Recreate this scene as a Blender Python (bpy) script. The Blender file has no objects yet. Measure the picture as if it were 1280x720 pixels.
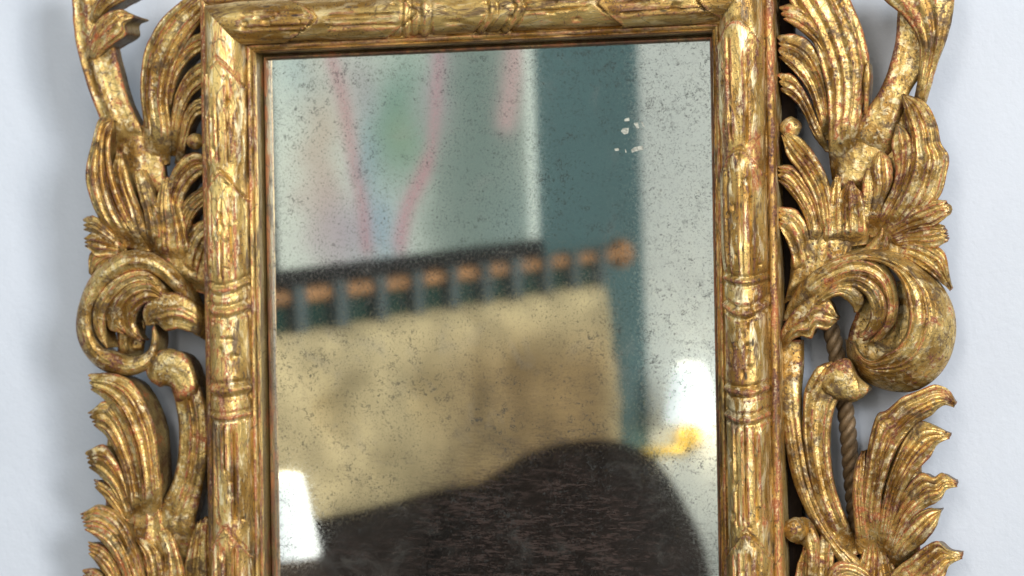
import bpy, math, random
import numpy as np
from mathutils import Matrix, Vector
R = math.radians
rng = np.random.default_rng(7)
random.seed(7)
sc = bpy.context.scene
COL = sc.collection

# ------------------------------------------------------------------ camera
F_PX, D, YAW, ROLL, LEAN = 3000.0, 1.65, R(15), R(0.95), R(3.6)
PITCH = R(0.2)
fw = np.array([-math.sin(YAW), math.cos(YAW), 0.0])
rt = np.array([math.cos(YAW), math.sin(YAW), 0.0])
up = np.array([0, 0, 1.0])
fw, up = fw * math.cos(PITCH) + up * math.sin(PITCH), up * math.cos(PITCH) - fw * math.sin(PITCH)
rt, up = rt * math.cos(ROLL) - up * math.sin(ROLL), rt * math.sin(ROLL) + up * math.cos(ROLL)
CAM = np.array([0, -0.03, 0.0]) - fw * D
LEANM = Matrix.Rotation(LEAN, 4, 'X')          # the mirror hangs leaning forward off the wall

cam_d = bpy.data.cameras.new('camera')
cam = bpy.data.objects.new('camera', cam_d)
COL.objects.link(cam)
sc.camera = cam
cam_d.sensor_width = 36
cam_d.lens = 36 * F_PX / 1280
cam_d.clip_start, cam_d.clip_end = 0.05, 60
cm = Matrix(((rt[0], up[0], -fw[0], CAM[0]), (rt[1], up[1], -fw[1], CAM[1]), (rt[2], up[2], -fw[2], CAM[2]), (0, 0, 0, 1)))
cam.matrix_world = LEANM @ cm
cam_d.dof.use_dof = True
cam_d.dof.focus_distance = 1.565
cam_d.dof.aperture_fstop = 8.5

# ------------------------------------------------------------------ light
w = bpy.data.worlds.new('World')
sc.world = w
w.use_nodes = True
bg = w.node_tree.nodes['Background']
bg.inputs[0].default_value = (0.80, 0.88, 1.0, 1)
bg.inputs[1].default_value = 0.05

def area(name, loc, target, sx, sy, power, col):
    l = bpy.data.lights.new(name, 'AREA')
    l.shape = 'RECTANGLE'
    l.size, l.size_y, l.energy, l.color = sx, sy, power, col
    o = bpy.data.objects.new(name, l)
    COL.objects.link(o)
    o.location = loc
    o.rotation_euler = (Vector(target) - Vector(loc)).to_track_quat('-Z', 'Y').to_euler()
    return o
area('window_light', (1.2, -1.55, 0.6), (0.0, 0, 0), 0.45, 0.7, 29, (0.86, 0.93, 1.0))
area('rear_window_light', (0.16, -2.35, 0.35), (0, 0, 0.05), 0.26, 1.2, 13, (1.0, 0.97, 0.92))
area('warm_fill_light', (0.2, -1.5, 1.9), (0, 0, 0), 0.6, 0.4, 7, (1.0, 0.90, 0.74))  # added unseen warm fill from above, yellows the gilding

area('side_fill_light', (-0.88, -0.85, 0.35), (-0.25, 0, 0), 0.35, 0.8, 4.0, (0.80, 0.90, 1.0))  # added cool fill before the teal wall, standing in for daylight from the left
area('far_wall_fill_light', (2.3, -2.2, 0.5), (-0.4, -3.6, 0), 1.0, 1.5, 125, (1.0, 0.98, 0.94))  # added unseen fill that brightens the reflected far wall and headboard wall
sc.cycles.max_bounces = 6
sc.cycles.diffuse_bounces = 3
sc.cycles.glossy_bounces = 4
sc.view_settings.view_transform = 'Standard'
sc.view_settings.look = 'None'
sc.view_settings.gamma = 1
sc.view_settings.exposure = 0.0

# ------------------------------------------------------------------ helpers
def ray(px, py):
    px = np.asarray(px, float); py = np.asarray(py, float)
    return fw + rt * ((px - 640) / F_PX)[..., None] - up * ((py - 360) / F_PX)[..., None]

def at(px, py, h):
    """point of the mirror's own space, h metres in front of its back, seen at photo position px,py"""
    d = ray(px, py)
    t = (-np.asarray(h, float) - CAM[1]) / d[..., 1]
    return CAM + d * t[..., None]

def proj(p):
    q = np.asarray(p, float) - CAM
    z = q @ fw
    return 640 + F_PX * (q @ rt) / z, 360 - F_PX * (q @ up) / z

LM = np.array(LEANM.to_3x3())
GLASS_H = 0.016
def bounce(px, py):
    """world-space origin and direction of the sight line after the glass"""
    d = ray(np.float64(px), np.float64(py))
    t = (-GLASS_H - CAM[1]) / d[1]
    p = CAM + d * t
    return LM @ p, LM @ (d * np.array([1, -1, 1]))

def new_obj(name, me, parent=None, mat=None):
    o = bpy.data.objects.new(name, me)
    COL.objects.link(o)
    if parent is not None:
        o.parent = parent
    if mat is not None and me is not None:
        me.materials.clear(); me.materials.append(mat)
    return o

def mesh(name, V, Fc, smooth=True, sharp=None):
    me = bpy.data.meshes.new(name)
    me.from_pydata([tuple(v) for v in V], [], [tuple(f) for f in Fc])
    me.update()
    if smooth:
        me.polygons.foreach_set('use_smooth', [True] * len(me.polygons))
        if sharp:
            me.set_sharp_from_angle(angle=R(sharp))
    return me

def tag(o, label=None, cat=None, group=None, kind=None):
    if label: o['label'] = label
    if cat: o['category'] = cat
    if group: o['group'] = group
    if kind: o['kind'] = kind
    return o

def empty(name, loc=(0, 0, 0)):
    o = bpy.data.objects.new(name, None)
    o.empty_display_size = 0.05
    COL.objects.link(o)
    o.location = loc
    return o

def catmull(pts, n):
    P = np.array(pts, float)
    if len(P) == 2:
        t = np.linspace(0, 1, n)[:, None]
        return P[0] * (1 - t) + P[1] * t
    seg = np.sqrt(np.linalg.norm(np.diff(P[:, :2], axis=0), axis=1)) + 1e-6
    kn = np.concatenate([[0], np.cumsum(seg)])
    Pm = np.vstack([2 * P[0] - P[1], P, 2 * P[-1] - P[-2]])
    # dense centripetal sampling
    dense = []
    km = np.concatenate([[-seg[0]], kn, [kn[-1] + seg[-1]]])
    for i in range(len(P) - 1):
        t0, t1, t2, t3 = km[i:i + 4]
        p0, p1, p2, p3 = Pm[i:i + 4]
        t = np.linspace(t1, t2, 24, endpoint=(i == len(P) - 2))[:, None]
        A1 = (t1 - t) / (t1 - t0) * p0 + (t - t0) / (t1 - t0) * p1
        A2 = (t2 - t) / (t2 - t1) * p1 + (t - t1) / (t2 - t1) * p2
        A3 = (t3 - t) / (t3 - t2) * p2 + (t - t2) / (t3 - t2) * p3
        B1 = (t2 - t) / (t2 - t0) * A1 + (t - t0) / (t2 - t0) * A2
        B2 = (t3 - t) / (t3 - t1) * A2 + (t - t1) / (t3 - t1) * A3
        dense.append((t2 - t) / (t2 - t1) * B1 + (t - t1) / (t2 - t1) * B2)
    dn = np.vstack(dense)
    s = np.concatenate([[0], np.cumsum(np.linalg.norm(np.diff(dn[:, :2], axis=0), axis=1))])
    q = np.linspace(0, s[-1], n)
    return np.stack([np.interp(q, s, dn[:, k]) for k in range(dn.shape[1])], 1)

_tab = rng.random((64, 64))
def vnoise(x, y):
    x = np.asarray(x, float); y = np.asarray(y, float)
    xi = np.floor(x).astype(int); yi = np.floor(y).astype(int)
    fx = x - xi; fy = y - yi
    fx = fx * fx * (3 - 2 * fx); fy = fy * fy * (3 - 2 * fy)
    g = lambda a, b: _tab[a % 64, b % 64]
    return (g(xi, yi) * (1 - fx) + g(xi + 1, yi) * fx) * (1 - fy) + (g(xi, yi + 1) * (1 - fx) + g(xi + 1, yi + 1) * fx) * fy - 0.5

def sstep(a, b, x):
    t = np.clip((x - a) / (b - a), 0, 1)
    return t * t * (3 - 2 * t)

# ------------------------------------------------------------------ materials
def newmat(name):
    m = bpy.data.materials.new(name)
    m.use_nodes = True
    nt = m.node_tree
    nt.nodes.clear()
    out = nt.nodes.new('ShaderNodeOutputMaterial')
    b = nt.nodes.new('ShaderNodeBsdfPrincipled')
    nt.links.new(b.outputs[0], out.inputs[0])
    return m, nt, b, out

class NT:
    def __init__(s, nt):
        s.nt = nt
        s.co = nt.nodes.new('ShaderNodeTexCoord').outputs['Object']
    def lk(s, a, b): s.nt.links.new(a, b)
    def val(s, sock, v):
        if isinstance(v, (int, float)): sock.default_value = v
        elif isinstance(v, tuple): sock.default_value = v if len(v) == 4 or sock.type == 'VECTOR' else v + (1,)
        else: s.lk(v, sock)
    def mapping(s, scale, loc=(0, 0, 0), rot=(0, 0, 0), co=None):
        n = s.nt.nodes.new('ShaderNodeMapping')
        n.inputs['Scale'].default_value = scale
        n.inputs['Location'].default_value = loc
        n.inputs['Rotation'].default_value = rot
        s.lk(co or s.co, n.inputs['Vector'])
        return n.outputs[0]
    def noise(s, scale, detail=4, rough=0.55, dist=0, co=None):
        n = s.nt.nodes.new('ShaderNodeTexNoise')
        n.inputs['Scale'].default_value = scale
        n.inputs['Detail'].default_value = detail
        n.inputs['Roughness'].default_value = rough
        n.inputs['Distortion'].default_value = dist
        s.lk(co or s.co, n.inputs['Vector'])
        return n.outputs['Fac']
    def voro(s, scale, feature='F1', co=None, rnd=1):
        n = s.nt.nodes.new('ShaderNodeTexVoronoi')
        n.feature = feature
        n.inputs['Scale'].default_value = scale
        n.inputs['Randomness'].default_value = rnd
        s.lk(co or s.co, n.inputs['Vector'])
        return n.outputs['Distance']
    def ramp(s, fac, lo, hi, a=0.0, b=1.0):
        n = s.nt.nodes.new('ShaderNodeMapRange')
        n.interpolation_type = 'SMOOTHSTEP'
        n.inputs['From Min'].default_value = lo
        n.inputs['From Max'].default_value = hi
        n.inputs['To Min'].default_value = a
        n.inputs['To Max'].default_value = b
        s.lk(fac, n.inputs['Value'])
        return n.outputs[0]
    def math(s, op, a, b=0.0):
        n = s.nt.nodes.new('ShaderNodeMath')
        n.operation = op
        s.val(n.inputs[0], a); s.val(n.inputs[1], b)
        return n.outputs[0]
    def mix(s, fac, a, b):
        n = s.nt.nodes.new('ShaderNodeMix')
        n.data_type = 'RGBA'
        s.val(n.inputs[0], fac); s.val(n.inputs[6], a); s.val(n.inputs[7], b)
        return n.outputs[2]
    def bump(s, h, strength, dist, normal=None):
        n = s.nt.nodes.new('ShaderNodeBump')
        n.inputs['Strength'].default_value = strength
        n.inputs['Distance'].default_value = dist
        s.lk(h, n.inputs['Height'])
        if normal: s.lk(normal, n.inputs['Normal'])
        return n.outputs[0]

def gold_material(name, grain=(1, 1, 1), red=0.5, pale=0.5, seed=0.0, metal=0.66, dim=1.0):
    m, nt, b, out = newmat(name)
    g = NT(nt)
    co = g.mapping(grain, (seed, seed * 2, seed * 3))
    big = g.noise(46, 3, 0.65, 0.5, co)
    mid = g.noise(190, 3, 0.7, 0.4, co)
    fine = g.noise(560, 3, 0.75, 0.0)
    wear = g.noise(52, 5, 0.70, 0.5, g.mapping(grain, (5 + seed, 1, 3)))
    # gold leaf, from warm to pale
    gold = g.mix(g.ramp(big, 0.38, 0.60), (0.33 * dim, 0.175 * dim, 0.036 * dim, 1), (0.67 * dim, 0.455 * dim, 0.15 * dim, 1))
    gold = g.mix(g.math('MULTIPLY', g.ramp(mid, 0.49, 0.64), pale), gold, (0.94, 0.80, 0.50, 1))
    # brown patches of old varnish
    vn = g.math('MULTIPLY', g.ramp(wear, 0.49, 0.39), g.ramp(mid, 0.38, 0.58, 0.15, 0.9))
    col = g.mix(vn, gold, (0.085, 0.036, 0.012, 1))
    # rubbed ridges show the red clay under the leaf
    geo = nt.nodes.new('ShaderNodeNewGeometry')
    edge = g.ramp(geo.outputs['Pointiness'], 0.503, 0.545)
    w1 = g.ramp(g.math('ADD', wear, g.math('MULTIPLY', edge, 0.18)), 0.562, 0.63)
    w2 = g.math('MULTIPLY', g.math('MULTIPLY', w1, g.ramp(mid, 0.40, 0.52, 0.2, 1.0)), g.ramp(fine, 0.38, 0.50, 0.3, red))
    bole = g.mix(g.ramp(big, 0.44, 0.56), (0.13, 0.030, 0.018, 1), (0.38, 0.088, 0.022, 1))
    col = g.mix(w2, col, bole)
    # dark specks, worm holes and hairline cracks
    sp = g.math('MULTIPLY', g.ramp(fine, 0.56, 0.62), g.ramp(g.math('ADD', g.math('MULTIPLY', mid, 0.5), g.math('MULTIPLY', big, 0.5)), 0.56, 0.45, 0.15, 1.0))
    hole = g.ramp(g.voro(95, 'F1', co), 0.10, 0.06)
    cr = g.ramp(g.voro(150, 'DISTANCE_TO_EDGE', g.mapping(grain, (3, 3, seed))), 0.045, 0.0)
    cr = g.math('MULTIPLY', cr, g.ramp(big, 0.5, 0.56, 0.0, 0.8))
    dk = g.math('MAXIMUM', g.math('MAXIMUM', sp, hole), cr)
    col = g.mix(g.math('MULTIPLY', dk, 0.85), col, (0.020, 0.012, 0.008, 1))
    g.lk(col, b.inputs['Base Color'])
    nonm = g.math('MAXIMUM', w2, g.math('MAXIMUM', dk, g.math('MULTIPLY', vn, 0.55)))
    g.lk(g.ramp(nonm, 0, 1, metal, 0.05), b.inputs['Metallic'])
    g.lk(g.math('ADD', g.ramp(mid, 0.3, 0.7, 0.34, 0.47), g.math('MULTIPLY', nonm, 0.28)), b.inputs['Roughness'])
    hsum = g.math('ADD', g.math('MULTIPLY', mid, 0.8), g.math('MULTIPLY', fine, 0.35))
    g.lk(g.bump(hsum, 0.6, 0.0016), b.inputs['Normal'])
    return m

def plain(name, col, rough=0.7, metal=0, nscale=40, var=0.12, bump=0.0, bscale=300):
    m, nt, b, out = newmat(name)
    g = NT(nt)
    n = g.noise(nscale, 5, 0.6)
    c1 = tuple(min(1, c * (1 - var)) for c in col) + (1,)
    c2 = tuple(min(1, c * (1 + var)) for c in col) + (1,)
    g.lk(g.mix(g.ramp(n, 0.3, 0.7), c1, c2), b.inputs['Base Color'])
    b.inputs['Roughness'].default_value = rough
    b.inputs['Metallic'].default_value = metal
    if max(col) < 0.05: b.inputs['Specular IOR Level'].default_value = 0.06
    if bump:
        g.lk(g.bump(g.noise(bscale, 4, 0.6), bump, 0.001), b.inputs['Normal'])
    return m

GOLD = gold_material('gilded_carving', (1, 1, 1), 0.95, 0.55, 0.0)
GOLD_V = gold_material('gilded_side_rail', (1, 1, 0.3), 0.9, 0.75, 2.0)
GOLD_H = gold_material('gilded_top_rail', (0.3, 1, 1), 0.75, 0.35, 4.0)
GOLD_SIDE = gold_material('red_ochre_shaded_side', (1, 1, 1), 0.8, 0.0, 7.0, 0.30, 0.38)  # red ochre sides, darkened so recess shade is part of their colour
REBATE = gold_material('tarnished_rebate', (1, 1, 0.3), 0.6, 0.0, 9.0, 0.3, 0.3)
WOODB = plain('dark_backing_wood', (0.012, 0.008, 0.006), 0.9, 0, 60, 0.3, 0.4, 200)
WALLM = plain('white_wall_paint', (0.56, 0.58, 0.625), 0.75, 0, 6, 0.025, 0.4, 180)
CORDM = plain('twisted_bronze_thread', (0.20, 0.125, 0.06), 0.42, 0.35, 300, 0.25, 0.4, 1500)

# ------------------------------------------------------------------ the wall
WY = 0.031
Wv = [(-2.2, WY, -1.4), (2.2, WY, -1.4), (2.2, WY, 1.4), (-2.2, WY, 1.4),
      (-2.2, WY + 0.1, -1.4), (2.2, WY + 0.1, -1.4), (2.2, WY + 0.1, 1.4), (-2.2, WY + 0.1, 1.4)]
wall = new_obj('wall', mesh('wall', Wv, [(0, 1, 2, 3), (7, 6, 5, 4), (0, 4, 5, 1), (3, 2, 6, 7), (0, 3, 7, 4), (1, 5, 6, 2)], False), None, WALLM)
tag(wall, 'smooth white painted wall behind the gilded mirror', None, None, 'structure')

# ------------------------------------------------------------------ the mirror
mirror = empty('gilded_mirror')
mirror.rotation_euler = (LEAN, 0, 0)
tag(mirror, 'antique wall mirror in a carved gilded frame of acanthus leaves and scrolls', 'mirror')

PX = 0.00055
xl = at(341.5, 400, GLASS_H)[0]
xr = at(894.0, 400, GLASS_H)[0]
zt = at(615, 63.0, GLASS_H)[2]
zb = zt - 0.60
# section of the moulding, from the glass outward: offset in photo pixels, height in mm
HR0, HR1 = 19.0, 70.5
sec = [(0, 15.5), (0.3, 20), (1.5, 21.4), (3.2, 21.4), (4.6, 19.8), (5.2, 17.6), (6.2, 17.4), (6.8, 21), (7.2, 30.5), (8.2, 34.2),
       (9.2, 35.0), (9.9, 33.6), (10.6, 33.4), (11.4, 34.8), (13.0, 36.0), (14.8, 36.6), (16.0, 36.4), (16.6, 35.0), (17.2, 34.2), (18.0, 34.0)]
nh = 44
hr = [(HR0 + (HR1 - HR0) * (0.5 - 0.5 * math.cos(math.pi * k / nh)), 34.5 + 17.5 * math.sin(math.pi * k / nh) ** 0.85) for k in range(nh + 1)]
outer = [(71.5, 31.6), (72.8, 31.8), (74, 33.8), (76, 34.6), (79.5, 34.4), (82, 33.2), (83.4, 30), (84, 24), (84, 12), (84, 2)]
SEC = np.array(sec + hr + outer)
SECO, SECH = SEC[:, 0] * PX, SEC[:, 1] * 1e-3
A_ACR = np.clip((SEC[:, 0] - HR0) / (HR1 - HR0) * 2 - 1, -1.2, 1.2)      # -1..1 across the half-round
INHR = ((SEC[:, 0] >= HR0) & (SEC[:, 0] <= HR1)).astype(float)

def ridge(x, w): return np.exp(-(x / w) ** 2)

def rail_relief(s, a, feats, seed):
    """carved relief in mm over length s (photo pixels) and position a across the half-round"""
    d = np.zeros_like(s)
    for ft in feats:
        k = ft[0]
        if k == 'ring':                       # (ring, s0, width, bow, height)
            _, s0, wd, bow, ht = ft
            x = s - (s0 + bow * (1 - a * a) + 1.6 * vnoise(a * 3 + s0, a * 0 + seed))
            d += ht * ridge(x, wd) - 0.9 * ht * ridge(np.abs(x) - wd * 2.1, wd * 0.7)
        elif k == 'leaf':                     # (leaf, s_tip, s_end, dir, sharpness, height): a sheath whose tip lies over its neighbour
            _, st, se, dr, shp, ht = ft
            x = (s - st) * dr - 34 * np.abs(a) ** shp + 3 * vnoise(a * 4 + st, a * 2 + seed)
            end = sstep(0, 40, (se - s) * dr)
            d += (1.25 * ht * sstep(-1.2, 1.2, x) - 1.5 * ridge(x + 2.2, 1.6)) * end * sstep(1.06, 0.95, np.abs(a))
            d += 0.5 * ridge(x - 3.0, 2.2) * end
        elif k == 'groove':                   # (groove, a0, s0, s1, depth, slope)
            _, a0, s0, s1, dp, sl = ft
            wob = 0.05 * vnoise(s / 37 + a0 * 9, s * 0 + seed)
            x = a - (a0 + wob + sl * (s - s0) / (s1 - s0))
            on = sstep(s0 - 4, s0 + 8, s) * sstep(s1 + 4, s1 - 8, s)
            d += (-1.7 * dp * ridge(x, 0.04) + 0.5 * dp * ridge(np.abs(x) - 0.12, 0.055)) * on
        elif k == 'nick':                     # (nick, a0, s0, la, ls, depth, turn)
            _, a0, s0, la, ls, dp, tn = ft
            ua = (a - a0) / la; us = (s - s0) / ls
            c, sn = math.cos(tn), math.sin(tn)
            d -= dp * np.exp(-((ua * c + us * sn) ** 4 + (us * c - ua * sn) ** 4))
    return d

def build_rail(name, p0, along, outw, s_of, L0, L1, feats, mat, seed, n, mitre0, mitre1):
    """p0: corner of the sight edge; along/outw unit vectors in the mirror plane"""
    m = len(SEC)
    t = np.linspace(0, 1, n)[:, None]
    o = SECO[None, :] + 0 * t
    l0 = L0 - mitre0 * o
    l1 = L1 + mitre1 * o
    l = l0 + (l1 - l0) * t
    h = SECH[None, :] + 0 * t
    base = p0 + l[..., None] * along + o[..., None] * outw
    base[..., 1] -= h
    s = s_of(base)
    a = A_ACR[None, :] + 0 * t
    d = rail_relief(s, a, feats, seed) * INHR
    rough = 0.7 * vnoise(s / 22 + seed, o / PX / 9) + 0.35 * vnoise(s / 7, o / PX / 4 + seed)
    d = d + rough * (h > 0.0185) * np.where(INHR > 0, 0.38, 0.12) + 0.22 * vnoise(s / 60 + 3, o / PX / 30 + seed)
    # push along the profile's normal
    dof = np.gradient(SECO); dh = np.gradient(SECH)
    ln = np.hypot(dof, dh) + 1e-9
    no, nhh = -dh / ln, dof / ln
    no = no * INHR; nhh = np.where(INHR > 0, nhh, 1.0)
    keep = np.ones(m); keep[0] = 0; keep[-3:] = 0
    base += (d * keep * 1e-3 * no)[..., None] * outw
    base[..., 1] -= d * keep * 1e-3 * nhh
    V = base.reshape(-1, 3)
    idx = np.arange(n * m).reshape(n, m)
    q = np.stack([idx[:-1, :-1], idx[1:, :-1], idx[1:, 1:], idx[:-1, 1:]], -1).reshape(-1, 4)
    me = mesh(name, V, q, True, 62)
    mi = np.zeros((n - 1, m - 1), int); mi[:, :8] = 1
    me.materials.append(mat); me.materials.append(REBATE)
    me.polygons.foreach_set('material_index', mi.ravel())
    # make faces look outward
    if me.polygons[len(me.polygons) // 2].normal.y > 0:
        me.flip_normals()
    return new_obj(name, me, mirror)

X = np.array([1.0, 0, 0]); Z = np.array([0, 0, 1.0])
s_v = lambda b: proj(b)[1]
s_h = lambda b: proj(b)[0]
random.seed(3)
def nicks(lst): return [('nick',) + t for t in lst]
left_f = [('leaf', 76, 215, 1, 1.6, 1.3), ('leaf', 216, 365, 1, 1.5, 1.3), ('groove', -0.42, 95, 205, 1.2, 0.0), ('groove', 0.52, 92, 206, 1.5, 0.04),
          ('groove', 0.10, 110, 205, .9, -0.02), ('groove', 0.50, 238, 356, 1.4, 0), ('groove', -0.05, 244, 352, 1.0, 0.05), ('groove', -0.5, 240, 350, 1.0, 0.0),
          ('ring', 352, 3.2, 12, 1.2), ('ring', 383, 3.6, 8, 1.5), ('ring', 484, 4.2, 5, 1.5), ('ring', 517, 2.6, 6, 1.0),
          ('groove', -0.48, 530, 650, 2.0, 0), ('groove', 0.5, 530, 648, 1.4, 0), ('groove', 0.02, 530, 590, 2.2, 0),
          ('leaf', 662, 820, 1, 1.3, 1.5), ('groove', 0.45, 680, 820, 1.2, 0), ('groove', -0.4, 682, 820, 2.2, 0), ('groove', -0.02, 690, 820, 1.0, 0)]
left_f += nicks([(-0.2, 405, .16, 5, 2.2, .3), (-0.25, 425, .3, 3, 1.6, .5), (-.3, 458, .12, 9, 2.0, .3), (-.5, 446, .2, 4, 1.8, .9), (0.1, 440, .1, 5, 1.2, 0), (-.3, 620, .12, 5, 2.2, .2),
                  (-.02, 270, .1, 4, 1.6, 0), (-.1, 285, .07, 5, 1.6, 0), (-.3, 302, .07, 4, 1.4, 0), (.52, 114, .07, 5, 2, 0), (.52, 137, .05, 3, 1.6, 0)])
right_f = [('leaf', 24, 184, 1, 1.7, 1.4), ('leaf', 186, 350, 1, 1.7, 1.4), ('groove', -0.42, 45, 178, 1.3, 0.04), ('groove', 0.32, 60, 182, 1.3, 0), ('groove', -0.6, 210, 345, 1.3, 0.02),
           ('groove', 0.02, 215, 348, 1.0, 0), ('groove', 0.42, 205, 348, 1.5, 0), ('ring', 346, 2.8, 7, 1.3), ('ring', 380, 3.6, 12, 1.6), ('ring', 484, 3.4, 7, 1.3), ('ring', 517, 3.2, 9, 1.5),
           ('groove', -0.45, 530, 660, 1.4, 0.03), ('groove', 0.0, 530, 655, 1.8, 0), ('groove', 0.52, 532, 655, 2.0, 0),
           ('leaf', 666, 820, 1, 1.2, 1.5), ('groove', -0.42, 690, 820, 1.8, 0), ('groove', 0.12, 690, 820, 1.2, 0), ('groove', .5, 690, 820, 1.2, 0)]
right_f += nicks([(0.2, 446, .09, 12, 2.0, .2), (.28, 432, .14, 3, 1.6, .2), (.26, 459, .16, 3, 1.8, -.1), (-.55, 440, .06, 10, 1.4, .1), (0.0, 418, .1, 3, 1.0, .5), (.3, 228, .1, 5, 1.6, 0), (.55, 385, .1, 6, 1.8, .4), (-.5, 600, .05, 10, 1.4, 0), (.52, 560, .07, 14, 2.4, 0)])
top_f = [('leaf', 392, 260, -1, 1.5, 1.3), ('leaf', 520, 392, -1, 1.2, .9), ('ring', 508, 2.4, 0, 1.4), ('ring', 531, 3.4, 0, 1.5), ('ring', 602, 3.0, 14, 1.8), ('ring', 632, 3.2, 16, 1.9),
         ('leaf', 748, 900, 1, 1.4, 1.5), ('groove', -0.35, 300, 385, 1.2, 0), ('groove', 0.25, 300, 385, 1.3, 0), ('groove', 0.0, 410, 495, .9, 0), ('groove', -.5, 410, 498, 1.0, 0),
         ('groove', -0.25, 655, 735, 1.4, .1), ('groove', 0.35, 650, 740, 1.3, -.1), ('groove', -0.45, 775, 880, 1.4, 0), ('groove', .2, 780, 880, 1.6, 0), ('leaf', 872, 960, 1, 1.5, 1.3)]
top_f += nicks([(-.2, 305, .2, 5, 2.4, .4), (0.1, 322, .1, 4, 1.6, 0), (-.1, 334, .14, 5, 1.8, 0), (-.6, 366, .08, 12, 1.8, 0), (-.55, 566, .1, 12, 1.2, .1), (.1, 650, .12, 16, 1.6, .1), (-.1, 792, .1, 16, 2.2, .05), (-.3, 845, .14, 6, 2.0, .3), (0.05, 835, .1, 6, 1.8, 0)])

for lst, a_, b_ in ((left_f, 80, 760), (right_f, 30, 760), (top_f, 270, 900)):
    for _ in range(34):
        lst.append(('nick', random.uniform(-.8, .8), random.uniform(a_, b_), random.uniform(.03, .09), random.uniform(1.5, 7), random.uniform(.8, 2.0), random.uniform(-.5, .5)))
H = zt - zb
pl = np.array([xl, 0, zb]); pr = np.array([xr, 0, zb])
build_rail('side_rail', pl, Z, -X, s_v, 0, H, left_f, GOLD_V, 1.3, 820, 1, 1)
build_rail('side_rail', pr, Z, X, s_v, 0, H, right_f, GOLD_V, 5.1, 820, 1, 1)
build_rail('top_rail', np.array([xl, 0, zt]), X, Z, s_h, 0, xr - xl, top_f, GOLD_H, 8.2, 700, 1, 1)
build_rail('bottom_rail', np.array([xl, 0, zb]), X, -Z, s_h, 0, xr - xl, top_f, GOLD_H, 9.7, 500, 1, 1)

def box(name, lo, hi, parent, mat):
    (x0, y0, z0), (x1, y1, z1) = lo, hi
    V = [(x0, y0, z0), (x1, y0, z0), (x1, y1, z0), (x0, y1, z0), (x0, y0, z1), (x1, y0, z1), (x1, y1, z1), (x0, y1, z1)]
    return new_obj(name, mesh(name, V, [(0, 3, 2, 1), (4, 5, 6, 7), (0, 1, 5, 4), (1, 2, 6, 5), (2, 3, 7, 6), (3, 0, 4, 7)], False), parent, mat)

ow = 84 * PX
box('backing_board', (xl - ow - 0.006, -0.006, zb - ow - 0.006), (xr + ow + 0.009, 0.004, zt + ow + 0.006), mirror, WOODB)

# ---- old silvered glass
m, nt, b, out = newmat('foxed_mirror_glass')
g = NT(nt)
at_ = nt.nodes.new('ShaderNodeAttribute'); at_.attribute_name = 'age_shade'
sepn = nt.nodes.new('ShaderNodeSeparateColor'); g.lk(at_.outputs['Color'], sepn.inputs[0])
DES_SHADE, FOX, HEAD_SHADE = sepn.outputs[0], sepn.outputs[1], sepn.outputs[2]
# curly foxing threads: thin level lines of a warped noise, in scattered patches
n1 = g.noise(230, 3, 0.6, 1.2)
th = g.ramp(g.math('ABSOLUTE', g.math('SUBTRACT', n1, 0.5)), 0.045, 0.015)
p1 = g.ramp(g.noise(210, 2, 0.5, 0, g.mapping((1, 1, 1), (3, 1, 8))), 0.52, 0.58)
p1b = g.ramp(g.noise(34, 4, 0.65, 0, g.mapping((1, 1, 1), (8, 1, 2))), 0.45, 0.62)
curl = g.math('MULTIPLY', th, g.math('MULTIPLY', p1, p1b))
spk = g.ramp(g.noise(620, 5, 0.8, 0.5), 0.53, 0.64)
spk = g.math('MULTIPLY', spk, g.ramp(g.noise(90, 4, 0.6, 0, g.mapping((1, 1, 1), (2, 5, 5))), 0.38, 0.56, 0.22, 1.0))
blot = g.ramp(g.noise(330, 5, 0.75, 0.8, g.mapping((1, 1, 1.3), (4, 4, 4))), 0.555, 0.68)
blot = g.math('MULTIPLY', blot, g.ramp(FOX, 0.15, 0.8))
dark = g.math('MAXIMUM', g.math('MULTIPLY', curl, 0.7), g.math('MAXIMUM', g.math('MULTIPLY', spk, 0.75), g.math('MULTIPLY', blot, 0.8)))
# lost silver low down: horizontal rubbed streaks, plus the headboard's painted shade
st = g.noise(150, 6, 0.8, 0.5, g.mapping((0.4, 1, 2.0)))
st2 = g.noise(620, 4, 0.75, 0.0, g.mapping((0.25, 1, 1.5), (1, 2, 3)))
strk = g.ramp(g.math('ADD', g.math('MULTIPLY', st, 0.65), g.math('MULTIPLY', st2, 0.35)), 0.47, 0.58)
loss_shade = g.math('MULTIPLY', DES_SHADE, g.math('ADD', 0.36, g.math('MULTIPLY', strk, 0.5)))
tint = g.mix(g.ramp(g.noise(14, 4, 0.6), 0.3, 0.7), (0.82, 0.87, 0.83, 1), (0.86, 0.90, 0.85, 1))
tint = g.mix(HEAD_SHADE, tint, (0.42, 0.37, 0.30, 1))
b.inputs['Metallic'].default_value = 1
g.lk(tint, b.inputs['Base Color'])
g.lk(g.ramp(g.noise(500, 3, 0.6), 0.3, 0.8, 0.015, 0.06), b.inputs['Roughness'])
veil = nt.nodes.new('ShaderNodeBsdfDiffuse'); veil.inputs[0].default_value = (0.26, 0.25, 0.22, 1)
brown = nt.nodes.new('ShaderNodeBsdfDiffuse')
g.lk(g.mix(strk, (0.012, 0.009, 0.008, 1), (0.055, 0.038, 0.032, 1)), brown.inputs[0])
spot = nt.nodes.new('ShaderNodeBsdfDiffuse'); spot.inputs[0].default_value = (0.045, 0.045, 0.042, 1)
def mixs(f, a, c):
    n = nt.nodes.new('ShaderNodeMixShader')
    g.val(n.inputs[0], f); g.lk(a, n.inputs[1]); g.lk(c, n.inputs[2])
    return n.outputs[0]
fine_v = g.ramp(g.noise(1300, 3, 0.7), 0.35, 0.75, 0.005, 0.06)
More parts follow.
